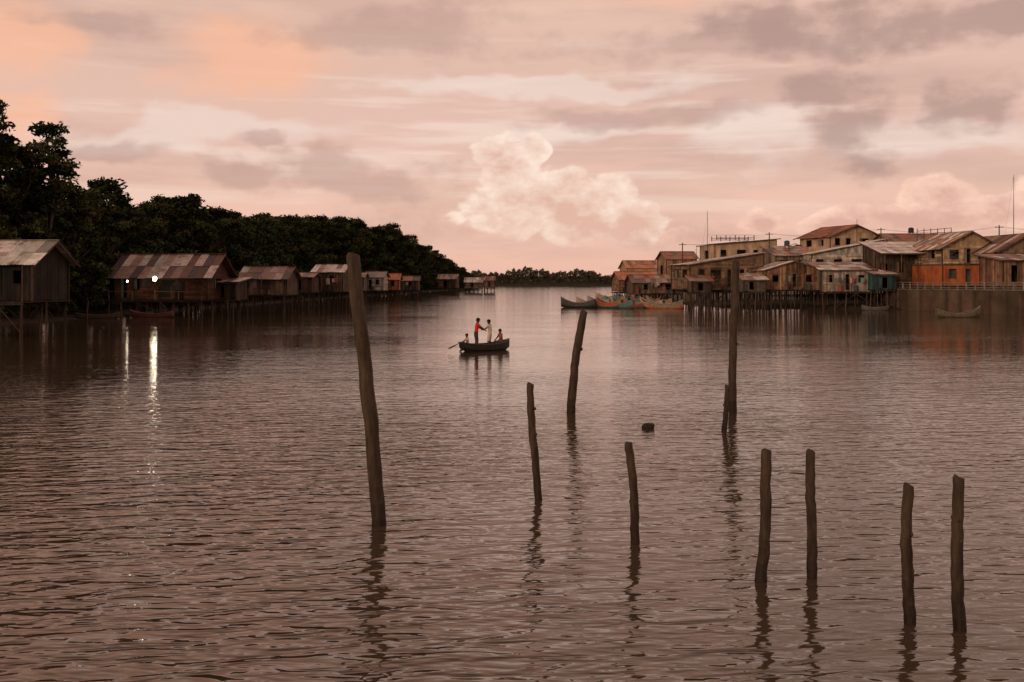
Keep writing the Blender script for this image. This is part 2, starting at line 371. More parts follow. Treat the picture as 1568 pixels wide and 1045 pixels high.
house('stilt_house', 1342, 1370, 128, 420, 443, 414, 'sy', 4, 'v', (.035, .11, .11), GREYR[1:], [(.3, .6, .05, .8)], rot=0, seed=31)
house('stilt_house', 1362, 1446, 150, 370, 440, 357, 'gx', 7, 'h', (.3, .22, .16), RUST+ORAN[2:3], [(.1, .2, .8, .95), (.5, .7, .8, .95)], rot=3, seed=32)
house('stilt_house', 1352, 1432, 131, 387, 438, 369, 'sy', 7, 'v', (.12, .085, .06), GREYR[:3], [(.1, .25, .03, .6), (.4, .55, .35, .65), (.7, .85, .03, .6)], rot=2, seed=33, porch=True, over=.6)
house('brick_house', 1437, 1522, 127, 377, 404, 355, 'gy', 9, 'h', (.55, .39, .24), GREYR[1:]+RUST[2:3]+ORAN[3:], [(.12, .3, .25, .8), (.4, .52, .03, .85), (.66, .86, .25, .8)], [(.2, .35, .3, .8), (.6, .8, .3, .8)], rot=5, seed=34, stilts=False, ground=1.0, over=.9)
house('brick_house', 1438, 1521, 126.4, 405.5, 438, 404.5, 'sy', 9, 'p', (.55, .16, .06), GREYR[1:], [(.1, .25, .35, .8), (.42, .52, .02, .8), (.7, .9, .35, .8)], rot=5, seed=35, stilts=False, ground=1.0, over=.1)
house('brick_house', 1526, 1612, 122, 382, 437, 358, 'gy', 9, 'h', (.3, .2, .14), RUST+GREYR[1:2], [(.08, .2, .6, .85), (.35, .5, .6, .85), (.1, .25, .1, .4), (.6, .7, .02, .4)], [(.3, .5, .6, .85)], rot=5, seed=36, stilts=False, ground=1.0, over=.8)
house('brick_house', 1533, 1640, 114, 398, 438, 389, 'sy', 5, 'v', (.28, .16, .1), RUST[:3]+GREYR[1:2], [(.1, .2, .1, .8), (.35, .5, .3, .8)], rot=4, seed=37, stilts=False, ground=1.0, over=.6)
house('stilt_house', 1650, 1760, 118, 385, 437, 360, 'gy', 9, 'v', (.3, .2, .14), RUST, [(.2, .4, .3, .7)], rot=5, seed=38, stilts=False, ground=1.0)

# roof-top belvedere + rails + masts
E = empty('roof_terrace', (X(1126, 160), 162, 0)); mb = MB(); z0 = Z(367, 158)
for x in (-3, -1.5, 0, 1.5, 3):
    for y in (-2, 2): mb.box((x, y, z0+.35), (.12, .12, .8), (.2, .15, .12))
for y in (-2.0, 2.0):
    mb.box((0, y-.1, z0+.42), (6.2, .06, .07), (.25, .2, .17)); mb.box((0, y-.1, z0+.15), (6.2, .06, .07), (.25, .2, .17))
mb.build('railing', M_wood, E); mb = MB(); sheets(mb, (-3.6, -2.6, z0+.7), (1, 0, 0), (0, 1, .06), 7.2, 5.2, GREYR[:2], R); mb.build('canopy', M_roof, E)
E = empty('roof_railing', (X(1443, 143), 146, 0)); mb = MB(); z0 = Z(358, 143)
for i in range(6): mb.tube([(-2.4+i, 0, z0-.9), (-2.4+i, 0, z0+.9)], [.06, .06], (.12, .08, .06), 6)
mb.beam((-2.4, .1, z0+.5), (2.7, .1, z0+1.0), .06, .08, (.15, .1, .07)); mb.beam((-2.4, .1, z0), (2.7, .1, z0+.4), .06, .08, (.15, .1, .07)); mb.build('rails', M_wood, E)
def mast(b, top, bot, D, arms=True):
    E = empty('antenna_mast', (X(b, D), D, 0)); mb = MB(); zt = Z(top, D); zb = Z(bot, D)
    mb.tube([(0, 0, zb), (0, 0, (zb+zt)/2), (.03, 0, zt)], [.055, .045, .025], (.06, .05, .045), 6)
    mb.build('mast', M_pole, E); mb = MB()
    if arms:
        for k in range(3): mb.beam((-.2+.03*k, 0, zt-.5-.25*k), (.2-.03*k, .1, zt-.5-.25*k), .02, .02, (.1, .1, .1))
    mb.beam((0, 0, zt-.3), (1.2, 2, zb), .01, .01, (.05, .05, .05)); mb.beam((0, 0, zt-.3), (-1.2, 2, zb), .01, .01, (.05, .05, .05))
    mb.build('stays', M_pole, E)
mast(1083, 323, 440, 150, False); mast(1552, 268, 438, 130, True); mast(1066, 378, 440, 150, False); mast(1312, 335, 400, 150, False)
def tank(b, e, D, c):
    E = empty('water_tank', (X(b, D), D, Z(e, D))); mb = MB(); mb.tube([(0, 0, 0), (0, 0, .7), (0, 0, .85)], [.42, .42, .2], c, 16); mb.build('drum', M_paint, E)
    mb = MB()
    for x in (-.35, .35):
        for y in (-.35, .35): mb.box((x, y, -.9), (.09, .09, 1.8), (.12, .08, .06))
    mb.build('stand', M_wood, E)
tank(1205, 377, 152, (.05, .08, .12)); tank(1395, 357, 155, (.03, .03, .03))
# utility poles and sagging wires through the village
up = [(1045, 155, 372), (1178, 153, 356), (1349, 149, 349), (1530, 140, 345), (1700, 132, 340)]
for b, D, t in up:
    E = empty('utility_pole', (X(b, D), D, 0)); mb = MB(); zt = Z(t, D); mb.tube([(0, 0, 0), (0, 0, zt)], [.12, .08], (.1, .075, .055), 8); mb.beam((-.6, 0, zt-.3), (.6, 0, zt-.3), .08, .08, (.1, .075, .055)); mb.build('pole', M_pole, E)
mb = MB()
for (b0, D0, t0), (b1, D1, t1) in zip(up, up[1:]):
    for off in (-.5, .5):
        a = Vector((X(b0, D0)+off, D0, Z(t0, D0)-.2)); c = Vector((X(b1, D1)+off, D1, Z(t1, D1)-.2)); pr = a
        for k in range(1, 11):
            t = k/10; p = a.lerp(c, t)-Vector((0, 0, 1.4*4*t*(1-t)*.5)); mb.beam(pr, p, .022, .022, (.03, .03, .03)); pr = p
mb.build('power_lines', M_cloth)

# lit lamps
def lamp(b, e, D, strength, rad=.13):
    E = empty('wall_lamp', (X(b, D), D, Z(e, D))); mb = MB(); mb.ball((0, 0, 0), (rad, rad, rad*1.2), (1, 1, 1)); mb.build('bulb', M_bulb, E, True)
    mb = MB(); mb.tube([(0, 0, rad*1.1), (0, 0, rad*2)], [rad*.5, rad*.4], (.1, .1, .1)); mb.beam((0, 0, rad*2), (0, 1.0, rad*2.6), .04, .04, (.08, .06, .05)); mb.build('bracket', M_pole, E)
    l = bpy.data.lights.new('lamp_light', 'POINT'); l.energy = strength; l.shadow_soft_size = rad*1.5; l.color = (1, .75, .5)
    o = bpy.data.objects.new('lamp_light', l); o.parent = E; o.location = (0, -rad*2.2, -.05); sc.collection.objects.link(o)
lamp(237, 427, 100.5, 45, .21); lamp(195, 431, 101, 5, .09)

# ------------------------------------------------------------ sea wall
E = empty('retaining_wall'); mb = MB(); pts = [(49.6, 131), (54.5, 106), (60, 84), (75, 60)]
for (a, b), (c, d) in zip(pts, pts[1:]):
    L_ = math.hypot(c-a, d-b); n = max(1, int(L_/2.5))
    for i in range(n):
        t0, t1 = i/n, (i+1)/n
        p0 = (a+(c-a)*t0, b+(d-b)*t0, .3); p1 = (a+(c-a)*t1, b+(d-b)*t1, .3)
        mb.beam(p0, p1, .5+R.uniform(0, .05), 4.6, vary((.12, .08, .055), .35))
        mb.box((p0[0]-.3, p0[1], .2), (.3, .4, 4.6), vary((.12, .085, .06), .25))
mb.build('masonry', M_mud, E); mb = MB()
for (a, b), (c, d) in zip(pts, pts[1:]):
    L_ = math.hypot(c-a, d-b); n = max(1, int(L_/1.5))
    for i in range(n): mb.box((a+(c-a)*i/n, b+(d-b)*i/n, 3.05), (.12, .12, .95), vary((.28, .25, .22), .2))
    for z in (2.9, 3.2, 3.5): mb.beam((a, b, z), (c, d, z), .07, .07, (.26, .23, .2))
    mb.beam((a, b, 2.64), (c, d, 2.64), .7, .12, (.22, .19, .16))
mb.build('railing', M_plaster, E)

# ------------------------------------------------------------ land and water
def bankmesh(name, shore, side, width, top):
    mb = MB(); r = random.Random(5)
    prof = [(-6, -1.5), (0, -.1), (3, .35), (10, .7), (40, top), (width, top+1)]
    rows = []
    for (x, y) in shore: rows.append([(x+side*o+r.uniform(-.6, .6), y, z+r.uniform(-.06, .06)) for o, z in prof])
    for a, b in zip(rows, rows[1:]):
        for i in range(len(prof)-1):
            q = [a[i], a[i+1], b[i+1], b[i]]
            mb.face(q if side < 0 else q[::-1], vary((.055, .042, .03), .2, r))
    return mb.build(name, M_mud)
def interp(tab, t):
    if t <= tab[0][0]: return tab[0][1]
    for (a, b), (c, d) in zip(tab, tab[1:]):
        if t <= c: return b+(d-b)*(t-a)/(c-a)
    return tab[-1][1]
LS = [(-60, -60), (30, -48), (60, -40), (100, -41), (250, -39), (300, -35), (381, -33), (454, -30), (544, -26), (620, -24), (800, -60)]
bankmesh('river_bank', [(interp(LS, y), y) for y in range(-60, 800, 8)], -1, 600, 1.2)
RS = [(60, 90), (105, 62), (128, 56), (134, 30), (150, 27), (200, 26), (260, 30), (400, 60), (800, 160)]
bankmesh('river_bank', [(interp(RS, y), y) for y in range(100, 800, 8)], 1, 700, 1.4)
mb = MB(); P = [(49.6, 131.2), (54.5, 106), (60, 84), (75, 60), (300, 60), (300, 200), (49.6, 200)]
mb.face([(x, y, 2.45) for x, y in P], (.1, .08, .06)); mb.build('quay_ground', M_mud)
mb = MB(); mb.face([(-5000, -300, 0), (5000, -300, 0), (5000, 9000, 0), (-5000, 9000, 0)], (.03, .03, .02)); mb.build('river_water', M_water)

# ------------------------------------------------------------ trees
def leafq(mb, p, s, col, r):
    u = Vector((r.gauss(0, 1), r.gauss(0, 1), r.gauss(0, .7))).normalized()
    w = u.cross(Vector((r.gauss(0, 1), r.gauss(0, 1), r.gauss(0, 1)))).normalized()
    mb.face([p-u*s, p+w*s*.45, p+u*s, p-w*s*.45], col)
def tree_meshes(seed, ht=15.0, cr=.3, low=.22, nclump=75, nleaf=120, leaf=.26, csz=1.0):
    r = random.Random(seed); tb = MB(); lb = MB()
    lean = Vector((r.uniform(-.8, .8), r.uniform(-.8, .8), 0))
    top = Vector((0, 0, ht*.78))+lean
    mid = lambda t: Vector((0, 0, -.5)).lerp(top, t)+Vector((math.sin(t*5+seed)*.25, math.cos(t*4)*.2, 0))
    k = 7; tb.tube([mid(i/k) for i in range(k+1)], [ht*.018*(1-.8*i/k)+.03 for i in range(k+1)], (.07, .055, .04), 8)
    for i in range(5):
        a = r.uniform(0, 6.28); tb.tube([(0, 0, 1.0), (math.cos(a)*.8, math.sin(a)*.8, .4), (math.cos(a)*1.3, math.sin(a)*1.3, -.6)], [.07, .06, .05], (.05, .04, .03), 5)
    for c in range(nclump):
        t = r.random(); zf = low+(1-low)*t
        prof = math.sin(math.pi*min(1, max(.05, (t*.86+.12))))**.6
        rad = ht*cr*prof*math.sqrt(r.uniform(.25, 1.0)); a = r.uniform(0, 6.283)
        ctr = Vector((math.cos(a)*rad, math.sin(a)*rad, ht*zf-.6*r.random()-.6))+lean*zf
        if r.random() < .5:
            b0 = mid(min(.98, max(.2, zf*.95-.12))); mm = b0.lerp(ctr, .5)+Vector((0, 0, -.3))
            tb.tube([b0, mm, ctr], [.09, .06, .025], (.07, .055, .04), 5, False)
        cs = r.uniform(.7, 1.35)*ht/15*csz; br = r.choice((.4, .7, 1.0, 1.4, 2.3))
        hue = r.uniform(-.25, .3)
        base = (.036*(1+hue)*br, .046*br, .017*br)
        for _ in range(nleaf):
            v = Vector((r.gauss(0, 1), r.gauss(0, 1), r.gauss(0, .6))); v = v.normalized()*(r.random()**.45)*cs; v.z *= .65
            leafq(lb, ctr+v, leaf*r.uniform(.6, 1.3), vary(base, .3, r), r)
    bo = tb.build('trunk', M_bark); lo = lb.build('crown', M_leaf)
    ms = (bo.data, lo.data); bpy.data.objects.remove(bo); bpy.data.objects.remove(lo); return ms
V = [tree_meshes(101, cr=.30), tree_meshes(102, cr=.26, nclump=65), tree_meshes(103, cr=.34, low=.15, nclump=90),
     tree_meshes(104, cr=.28, low=.3), tree_meshes(105, cr=.32, low=.12, nclump=85)]
TALL = [tree_meshes(111, cr=.10, low=.6, nclump=34, nleaf=110, leaf=.2, csz=.75), tree_meshes(112, cr=.11, low=.62, nclump=28, nleaf=100, leaf=.2, csz=.6)]
def plant(ms, x, y, h, name, parent=None):
    E = empty(name, (x, y, .2), R.uniform(0, 6.28))
    if parent: E.parent = parent
    s = h/15.0; wd = s*R.uniform(.95, 1.15); E.scale = (wd, wd, s)
    for m, n in zip(ms, ('trunk', 'crown')):
        o = bpy.data.objects.new(n, m); o.parent = E; sc.collection.objects.link(o)
HT = [(40, 13), (74, 14.2), (81, 15.2), (88, 16.4), (93, 16), (100, 14.2), (111, 13.6), (120, 14.6), (132, 15.8), (144, 16), (156, 15.4), (176, 15.2), (210, 18.2), (242, 20), (298, 21.5), (381, 20.5), (454, 17.5), (544, 13), (620, 9)]
TX = [(40, -47), (100, -45), (250, -43), (300, -38), (381, -37), (454, -34), (544, -29), (620, -24)]
forest = empty('mangrove_forest')
y = 60.0
while y < 620:
    h = interp(HT, y); x = interp(TX, y)
    plant(R.choice(V), x+R.uniform(-1.5, 1.0), y, h*R.uniform(.86, 1.04), 'mangrove_tree', forest)
    plant(R.choice(V), x-6+R.uniform(-2, 2), y+R.uniform(-2, 2), h*R.uniform(.82, 1.1), 'mangrove_tree', forest)
    if y < 330:
        plant(R.choice(V), x-14+R.uniform(-3, 3), y+R.uniform(-2, 2), h*R.uniform(.8, 1.08), 'mangrove_tree', forest)
    plant(V[2], x+1.2+R.uniform(-1, 1), y+2, R.uniform(5, 7.5), 'mangrove_tree', forest)
    y += 5.0+y*.007
plant(TALL[0], X(60, 90), 90, 18.6, 'tall_tree'); plant(TALL[1], X(-24, 84), 84, 20.5, 'tall_tree'); plant(TALL[0], X(34, 92), 92, 16.0, 'tall_tree')
# distant treeline, haze put into its greyer leaf colour
mb = MB(); r = random.Random(9)
for i in range(36000):
    x = r.uniform(-420, 700); yy = r.uniform(0, 60)
    h = 15+4*math.sin(x*.021+1)+2.5*math.sin(x*.09)+1.5*math.sin(x*.31+2)+1.2*math.sin(x*.9)
    z = h*(r.random()**.6)
    p = Vector((x, 1200+yy-z*.5+abs(x)*.05, z)); b = r.choice((.7, 1, 1.3))
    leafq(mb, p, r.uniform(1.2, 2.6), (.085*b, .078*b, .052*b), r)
for x in range(-420, 700, 12):
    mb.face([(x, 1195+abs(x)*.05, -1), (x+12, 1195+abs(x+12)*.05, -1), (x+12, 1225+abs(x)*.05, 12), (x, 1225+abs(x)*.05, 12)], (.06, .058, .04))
mb.build('distant_treeline', M_leaf)
# palm
def palm(x, y, h):
    E = empty('palm_tree', (x, y, 0)); mb = MB(); mb.tube([(0, 0, 0), (.2, 0, h*.5), (.1, 0, h)], [.16, .12, .1], (.1, .08, .06)); mb.build('trunk', M_bark, E)
    mb = MB(); r = random.Random(3)
    for k in range(15):
        a = k*2.4; el = r.uniform(-.1, .9); ln = r.uniform(1.6, 2.2)
        for q in range(12):
            t = q/11; p = Vector((.1+math.cos(a)*ln*t, math.sin(a)*ln*t, h+math.sin(el)*ln*t-1.3*t*t))
            for sg in (-1, 1):
                sd = Vector((-math.sin(a)*sg, math.cos(a)*sg, -.5))*.5*(1-t*.7)+Vector((math.cos(a), math.sin(a), 0))*.25
                mb.face([p, p+sd*.5+Vector((0, 0, .04)), p+sd, p+sd*.5-Vector((0, 0, .06))], vary((.04, .05, .02), .3, r))
    mb.build('fronds', M_leaf, E)
palm(X(1226, 165), 165, Z(376, 165)); palm(X(1508, 160), 160, Z(368, 160))

# ------------------------------------------------------------ poles in the river
def pole(bx, by, tx, ty, w, seed):
    r = random.Random(seed); D = RW(by); p0 = Vector((X(bx, D), D, 0)); s = D/F
    top = Vector(((tx-784)*s, D+.02, Z(ty, D))); rad = w*s/2
    E = empty('wooden_post', p0); mb = MB(); n = 22; pts = []; rs = []
    d = top-p0
    for i in range(n+1):
        t = -.35+1.35*i/n
        pts.append(d*t+Vector((r.uniform(-1, 1)*rad*.12+math.sin(t*3.3+seed)*rad*.5, r.uniform(-1, 1)*rad*.12, 0))); rs.append(rad*(1.06-.12*t)*r.uniform(.94, 1.06))
    pts.append(pts[-1]+d.normalized()*rad*.22+Vector((rad*.1, 0, 0))); rs.append(rad*.78)
    base = (.075, .05, .032)
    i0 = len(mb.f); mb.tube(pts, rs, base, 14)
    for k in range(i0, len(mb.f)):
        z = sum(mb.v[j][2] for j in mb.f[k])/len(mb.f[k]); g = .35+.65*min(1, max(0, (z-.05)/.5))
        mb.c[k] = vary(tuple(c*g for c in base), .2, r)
    for j in range(14):   # sawn top, slightly out of square
        x, y, z = mb.v[-14+j]; mb.v[-14+j] = (x, y, z+rad*.22*math.cos(j/14*6.28+seed)+r.uniform(-.05, .05)*rad)
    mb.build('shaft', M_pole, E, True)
    mb = MB()
    for k in range(3):
        t = r.uniform(.3, .95); a = r.uniform(0, 6.28); q = d*t
        mb.ball((q.x+math.cos(a)*rad*.85, q.y+math.sin(a)*rad*.85, q.z), (rad*.3, rad*.3, rad*.45), vary(base, .3, r), 8, 6)
    mb.build('knots', M_pole, E, True)
for i, a in enumerate([(575, 803, 545, 392, 22), (822, 765, 814, 589, 11.5), (874, 632, 894, 477, 12.5), (1124, 632, 1125, 400, 12), (1111, 660, 1112, 591, 8),
                       (973, 832, 962, 679, 13), (1162, 890, 1177, 691, 17), (1240, 885, 1246, 692, 15), (1392, 955, 1393, 745, 17), (1472, 965, 1466, 733, 18)]): pole(*a, seed=i+1)
# mooring stakes by left houses
for i, (b, e, tp) in enumerate([(450, 472, 452), (463, 474, 455), (476, 473, 458), (490, 470, 459), (500, 468, 460), (372, 480, 452), (300, 484, 455), (133, 492, 462), (350, 486, 462)]): pole(b, e, b+R.uniform(-3, 3), tp, 2.6, 40+i)
# coconut
E = empty('floating_coconut', (X(992, 23.3), 23.3, 0)); mb = MB(); mb.ball((0, 0, .03), (.15, .13, .1), (.03, .022, .017), 18, 14); mb.ball((.09, -.02, .075), (.07, .06, .055), (.04, .028, .02), 12, 10); mb.build('husk', M_pole, E, True)
E = empty('twig', (X(1390, 60), 60, 0)); mb = MB(); mb.tube([(0, 0, -.3), (.1, 0, .3), (.35, 0, .8)], [.03, .025, .012], (.05, .035, .025), 6); mb.tube([(.1, 0, .3), (-.1, 0, .55)], [.02, .008], (.05, .035, .025), 6); mb.build('branch', M_pole, E)

# ------------------------------------------------------------ canoes
def canoe(name, loc, rot, L=4.5, B=.9, hgt=.45, col=(.1, .1, .08), inner=(.12, .09, .07), sheer=.25, thw=3, stern=.35, stripe=None):
    E = empty(name, loc, rot); mb = MB(); n = 22; m = 8
    def sec(t, off):
        s = abs(t); e = 1-(s**2.6)
        hb = (B/2)*max(.03, e) if t > 0 else (B/2)*max(stern, 1-s**3*(1-stern))
        hb -= off; zt = hgt+sheer*(s**2.2)*(1 if t > 0 else .6)
        zb = -.12+off*1.2+(.25*s**4)
        row = []
        for j in range(m+1):
            a = math.pi*j/m; y = -math.cos(a); yy = math.copysign(abs(y)**.75, y)*max(.005, hb); zz = zt-(zt-zb)*(math.sin(a)**.55)
            row.append(Vector((t*(L/2-off*(1.5 if s > .95 else 0)), yy, zz)))
        return row
    rows = [sec(-1+2*i/n, 0) for i in range(n+1)]; ins = [sec(-1+2*i/n, .05) for i in range(n+1)]
    for S, c, fl in ((rows, col, 0), (ins, inner, 1)):
        for a, b in zip(S, S[1:]):
            for j in range(m):
                q = [a[j], b[j], b[j+1], a[j+1]]; cc = c
                if not fl and stripe and (j == 0 or j == m-1): cc = stripe
                mb.face(q[::-1] if fl else q, cc)
    mb.face(rows[0], col); mb.face(ins[0][::-1], inner)
    mb.build('hull', M_paint, E)
    mb = MB(); gc = tuple(min(1, c*1.5+.03) for c in (stripe or col))
    for j in (0, m):
        for a, b, c, d in zip(rows, rows[1:], ins, ins[1:]):
            mb.beam((a[j]+c[j])/2, (b[j]+d[j])/2, .075, .04, gc)
    mb.beam(rows[0][0], rows[0][m], .07, .05, gc)
    mb.build('gunwale', M_paint, E)
    mb = MB()
    for k in range(thw):
        t = -.7+1.35*k/max(1, thw-1); hb = sec(t, .05)[0].y
        mb.box((t*L/2, 0, hgt*.62), (.22, abs(hb)*1.9, .04), vary((.16, .11, .08), .3))
    for k in range(7):
        t = -.8+1.5*k/6; S = sec(t, .05)
        for a, b in zip(S, S[1:]): mb.beam(a+Vector((0, 0, .01)), b+Vector((0, 0, .01)), .05, .03, vary(inner, .2))
    mb.build('thwarts', M_wood, E)
    return E
BD = 50.3; BX = X(744, BD); BR = math.radians(38)
canoe('rowing_canoe', (BX, BD, .0), BR, 3.0, .95, .33, (.022, .02, .018), (.1, .07, .05), .22, 3, .5, (.035, .03, .025))
cl = [(885, 471.5, 158, 5.0, (.05, .055, .05), (.1, .1, .09)), (908, 471, 150, 5.2, (.5, .23, .14), (.55, .44, .36)), (932, 472, 128, 5.2, (.08, .14, .14), (.5, .17, .09)),
      (954, 472.5, 120, 4.8, (.2, .14, .1), (.1, .28, .28)), (976, 472, 150, 5.0, (.62, .52, .43), (.55, .17, .08)), (998, 472.5, 125, 4.6, (.12, .1, .08), (.5, .4, .3)), (1018, 473, 165, 4.8, (.55, .2, .1), (.28, .25, .2)),
      (920, 467.5, 140, 5.2, (.07, .18, .19), (.5, .45, .4)), (944, 467.5, 130, 5.2, (.05, .07, .1), (.12, .32, .33)), (965, 468, 140, 4.8, (.5, .42, .35), (.1, .24, .27)), (988, 468, 150, 5.0, (.1, .07, .055), (.42, .2, .12)), (1010, 468.5, 135, 5.0, (.12, .09, .07), (.4, .26, .13)),
      (938, 463, 150, 5.2, (.08, .23, .23), (.45, .42, .38)), (960, 463.5, 160, 4.8, (.42, .18, .1), (.2, .2, .2)), (983, 464, 130, 5.0, (.06, .08, .08), (.5, .42, .34)), (930, 459, 155, 5.2, (.08, .13, .16), (.55, .48, .42)), (960, 459.5, 145, 5.2, (.38, .28, .2), (.1, .2, .2)), (1004, 464, 140, 5.0, (.06, .12, .12), (.42, .22, .12))]
for b, e, a, L_, c, st in cl:
    D = RW(e); canoe('moored_canoe', (X(b, D), D, 0), math.radians(a), L_, 1.25, .7, c, (.14, .11, .09), .85, 3, .4, st)
canoe('moored_canoe', (X(1468, 99), 99, 0), math.radians(12), 5.0, .95, .4, (.12, .1, .06), (.1, .08, .06), .75, 3, .4, (.18, .15, .1))
canoe('moored_canoe', (X(1340, 124), 124, 0), math.radians(170), 3.2, .9, .4, (.1, .09, .08), (.1, .08, .06), .3, 2)
canoe('moored_canoe', (X(232, 99), 99, 0), math.radians(172), 4.6, .9, .4, (.17, .07, .05), (.1, .08, .06), .35, 3)
canoe('moored_canoe', (X(150, 96), 96, 0), math.radians(8), 4.2, .9, .35, (.08, .05, .04), (.1, .08, .06), .3, 3)
E = empty('boat_canopy', (X(968, 152), 152, 0)); mb = MB()
for x in (-1, 1):
    for y in (-.5, .5): mb.tube([(x, y, .3), (x, y, 1.7)], [.03, .03], (.3, .3, .3), 6)
mb.build('posts', M_wood, E); mb = MB(); sheets(mb, (-1.3, -.7, 1.7), (1, 0, 0), (0, 1, 0), 2.6, 1.4, [(.1, .22, .23)], R); mb.build('awning', M_roof, E)

# ------------------------------------------------------------ people
def person(name, loc, rot, h, J, shirt, pants, skin=(.10, .05, .03), hair=(.012, .009, .008), bare=False, parent=None):
    E = empty(name, loc, rot)
    base = dict(J); names = list(base.keys()); idx = {n: i for i, n in enumerate(names)}
    bones = [('pelvis', 'spine'), ('spine', 'chest'), ('chest', 'neck'), ('neck', 'skull'), ('skull', 'crown')]
    for s in 'LR': bones += [('chest', 'sho'+s), ('sho'+s, 'elb'+s), ('elb'+s, 'wri'+s), ('wri'+s, 'palm'+s), ('pelvis', 'hip'+s), ('hip'+s, 'kne'+s), ('kne'+s, 'ank'+s), ('ank'+s, 'toe'+s)]
    rad = {'pelvis': .078, 'spine': .068, 'chest': .082, 'neck': .032, 'skull': .052, 'crown': .048, 'sho': .04, 'elb': .027, 'wri': .019, 'palm': .022, 'hip': .06, 'kne': .04, 'ank': .026, 'toe': .022}
    me = bpy.data.meshes.new('body'); me.from_pydata([tuple(Vector(base[n])*h) for n in names], [(idx[a], idx[b]) for a, b in bones], [])
    o = bpy.data.objects.new('body', me); sc.collection.objects.link(o)
    sk = o.modifiers.new('Skin', 'SKIN'); sk.use_smooth_shade = True
    if not me.skin_vertices:
        import bmesh
        bm = bmesh.new(); bm.from_mesh(me); bm.verts.layers.skin.verify(); bm.to_mesh(me); bm.free()
    for n in names:
        k = rad.get(n, rad.get(n[:-1])); sv = me.skin_vertices[0].data[idx[n]]
        sv.radius = (k*h, k*h*(.8 if n in ('pelvis', 'spine', 'chest') else 1)); sv.use_root = (n == 'pelvis')
    s_ = o.modifiers.new('Sub', 'SUBSURF'); s_.levels = 2; s_.render_levels = 2
    bpy.context.view_layer.update()
    dg = bpy.context.evaluated_depsgraph_get(); m2 = bpy.data.meshes.new_from_object(o.evaluated_get(dg))
    bpy.data.objects.remove(o)
    m2.materials.clear(); m2.materials.append(M_skin); m2.materials.append(M_cloth)
    if 'Col' in m2.color_attributes: m2.color_attributes.remove(m2.color_attributes['Col'])
    at = m2.color_attributes.new('Col', 'FLOAT_COLOR', 'CORNER')
    P = {n: Vector(base[n])*h for n in names}
    for f in m2.polygons:
        c = f.center; best = None; bd = 1e9
        for a, b in bones:
            ab = P[b]-P[a]; t = max(0, min(1, (c-P[a]).dot(ab)/ab.length_squared)); dd = (c-P[a]-ab*t).length-(.02*h if a in ('chest', 'spine', 'pelvis') else 0)
            if dd < bd: bd = dd; best = (a, b, t)
        a, b, t = best; col = skin; mi = 0
        if a in ('pelvis',) and b != 'spine' or a[:3] == 'hip': col, mi = (pants, 1)
        elif b == 'spine': col, mi = ((pants, 1) if t < .25 else ((skin, 0) if bare else (shirt, 1)))
        elif a in ('spine', 'chest') and not (b == 'neck' and t > .6): col, mi = ((skin, 0) if bare else (shirt, 1))
        elif a[:3] == 'sho' and t < .7 and not bare: col, mi = (shirt, 1)
        f.material_index = mi; f.use_smooth = True
        for li in f.loop_indices: at.data[li].color = (*col, 1)
    b = bpy.data.objects.new('body', m2); sc.collection.objects.link(b); b.parent = E
    hd = (P['skull']+P['crown'])/2; s = h
    mb = MB(); mb.ball(hd+Vector((0, -.008*s, .022*s)), (.058*s, .064*s, .05*s), hair, 16, 10); mb.ball(hd+Vector((0, -.035*s, -.005*s)), (.052*s, .036*s, .045*s), hair, 14, 8); mb.build('hair', M_cloth, E, True)
    mb = MB(); f0 = hd+Vector((0, .05*s, 0))
    mb.tube([f0+Vector((0, -.01*s, .008*s)), f0+Vector((0, .014*s, -.014*s)), f0+Vector((0, -.004*s, -.02*s))], [.004*s, .009*s, .006*s], skin, 8)
    for sx in (-1, 1): mb.ball(hd+Vector((sx*.053*s, 0, -.005*s)), (.006*s, .013*s, .018*s), skin, 8, 6)
    mb.build('nose_and_ears', M_skin, E, True)
    mb = MB()
    for sx in (-1, 1): mb.ball(f0+Vector((sx*.02*s, -.003*s, .004*s)), (.008*s, .006*s, .005*s), (.5, .48, .45), 8, 6); mb.ball(f0+Vector((sx*.02*s, .002*s, .004*s)), (.0035*s, .003*s, .0035*s), (.01, .01, .01), 6, 5)
    mb.ball(f0+Vector((0, -.003*s, -.032*s)), (.016*s, .006*s, .005*s), (.12, .04, .03), 8, 6); mb.build('eyes_and_mouth', M_skin, E, True)
    mb = MB()
    for sd in 'LR':
        w, p = P['wri'+sd], P['palm'+sd]; d = (p-w).normalized(); side = d.cross(Vector((0, 0, 1)))
        side = side.normalized() if side.length > .1 else Vector((1, 0, 0)); dn = side.cross(d)
        if dn.z > 0: dn = -dn
        for k, ln in enumerate((.038, .045, .048, .043)):
            a = p+side*(k-1.5)*.011*s+d*.008*s; b_ = a+d*ln*.5*s; c = b_+(d*.6+dn*.8).normalized()*ln*.5*s
            mb.tube([a, b_, c], [.0058*s, .0052*s, .004*s], skin, 6)
        a = w.lerp(p, .5)+side*-.014*s; mb.tube([a, a+(d*.6-side*.8)*.025*s, a+(d*1.1-side*.8+dn*.4)*.036*s], [.007*s, .006*s, .0045*s], skin, 6)
    mb.build('fingers', M_skin, E, True)
    return E
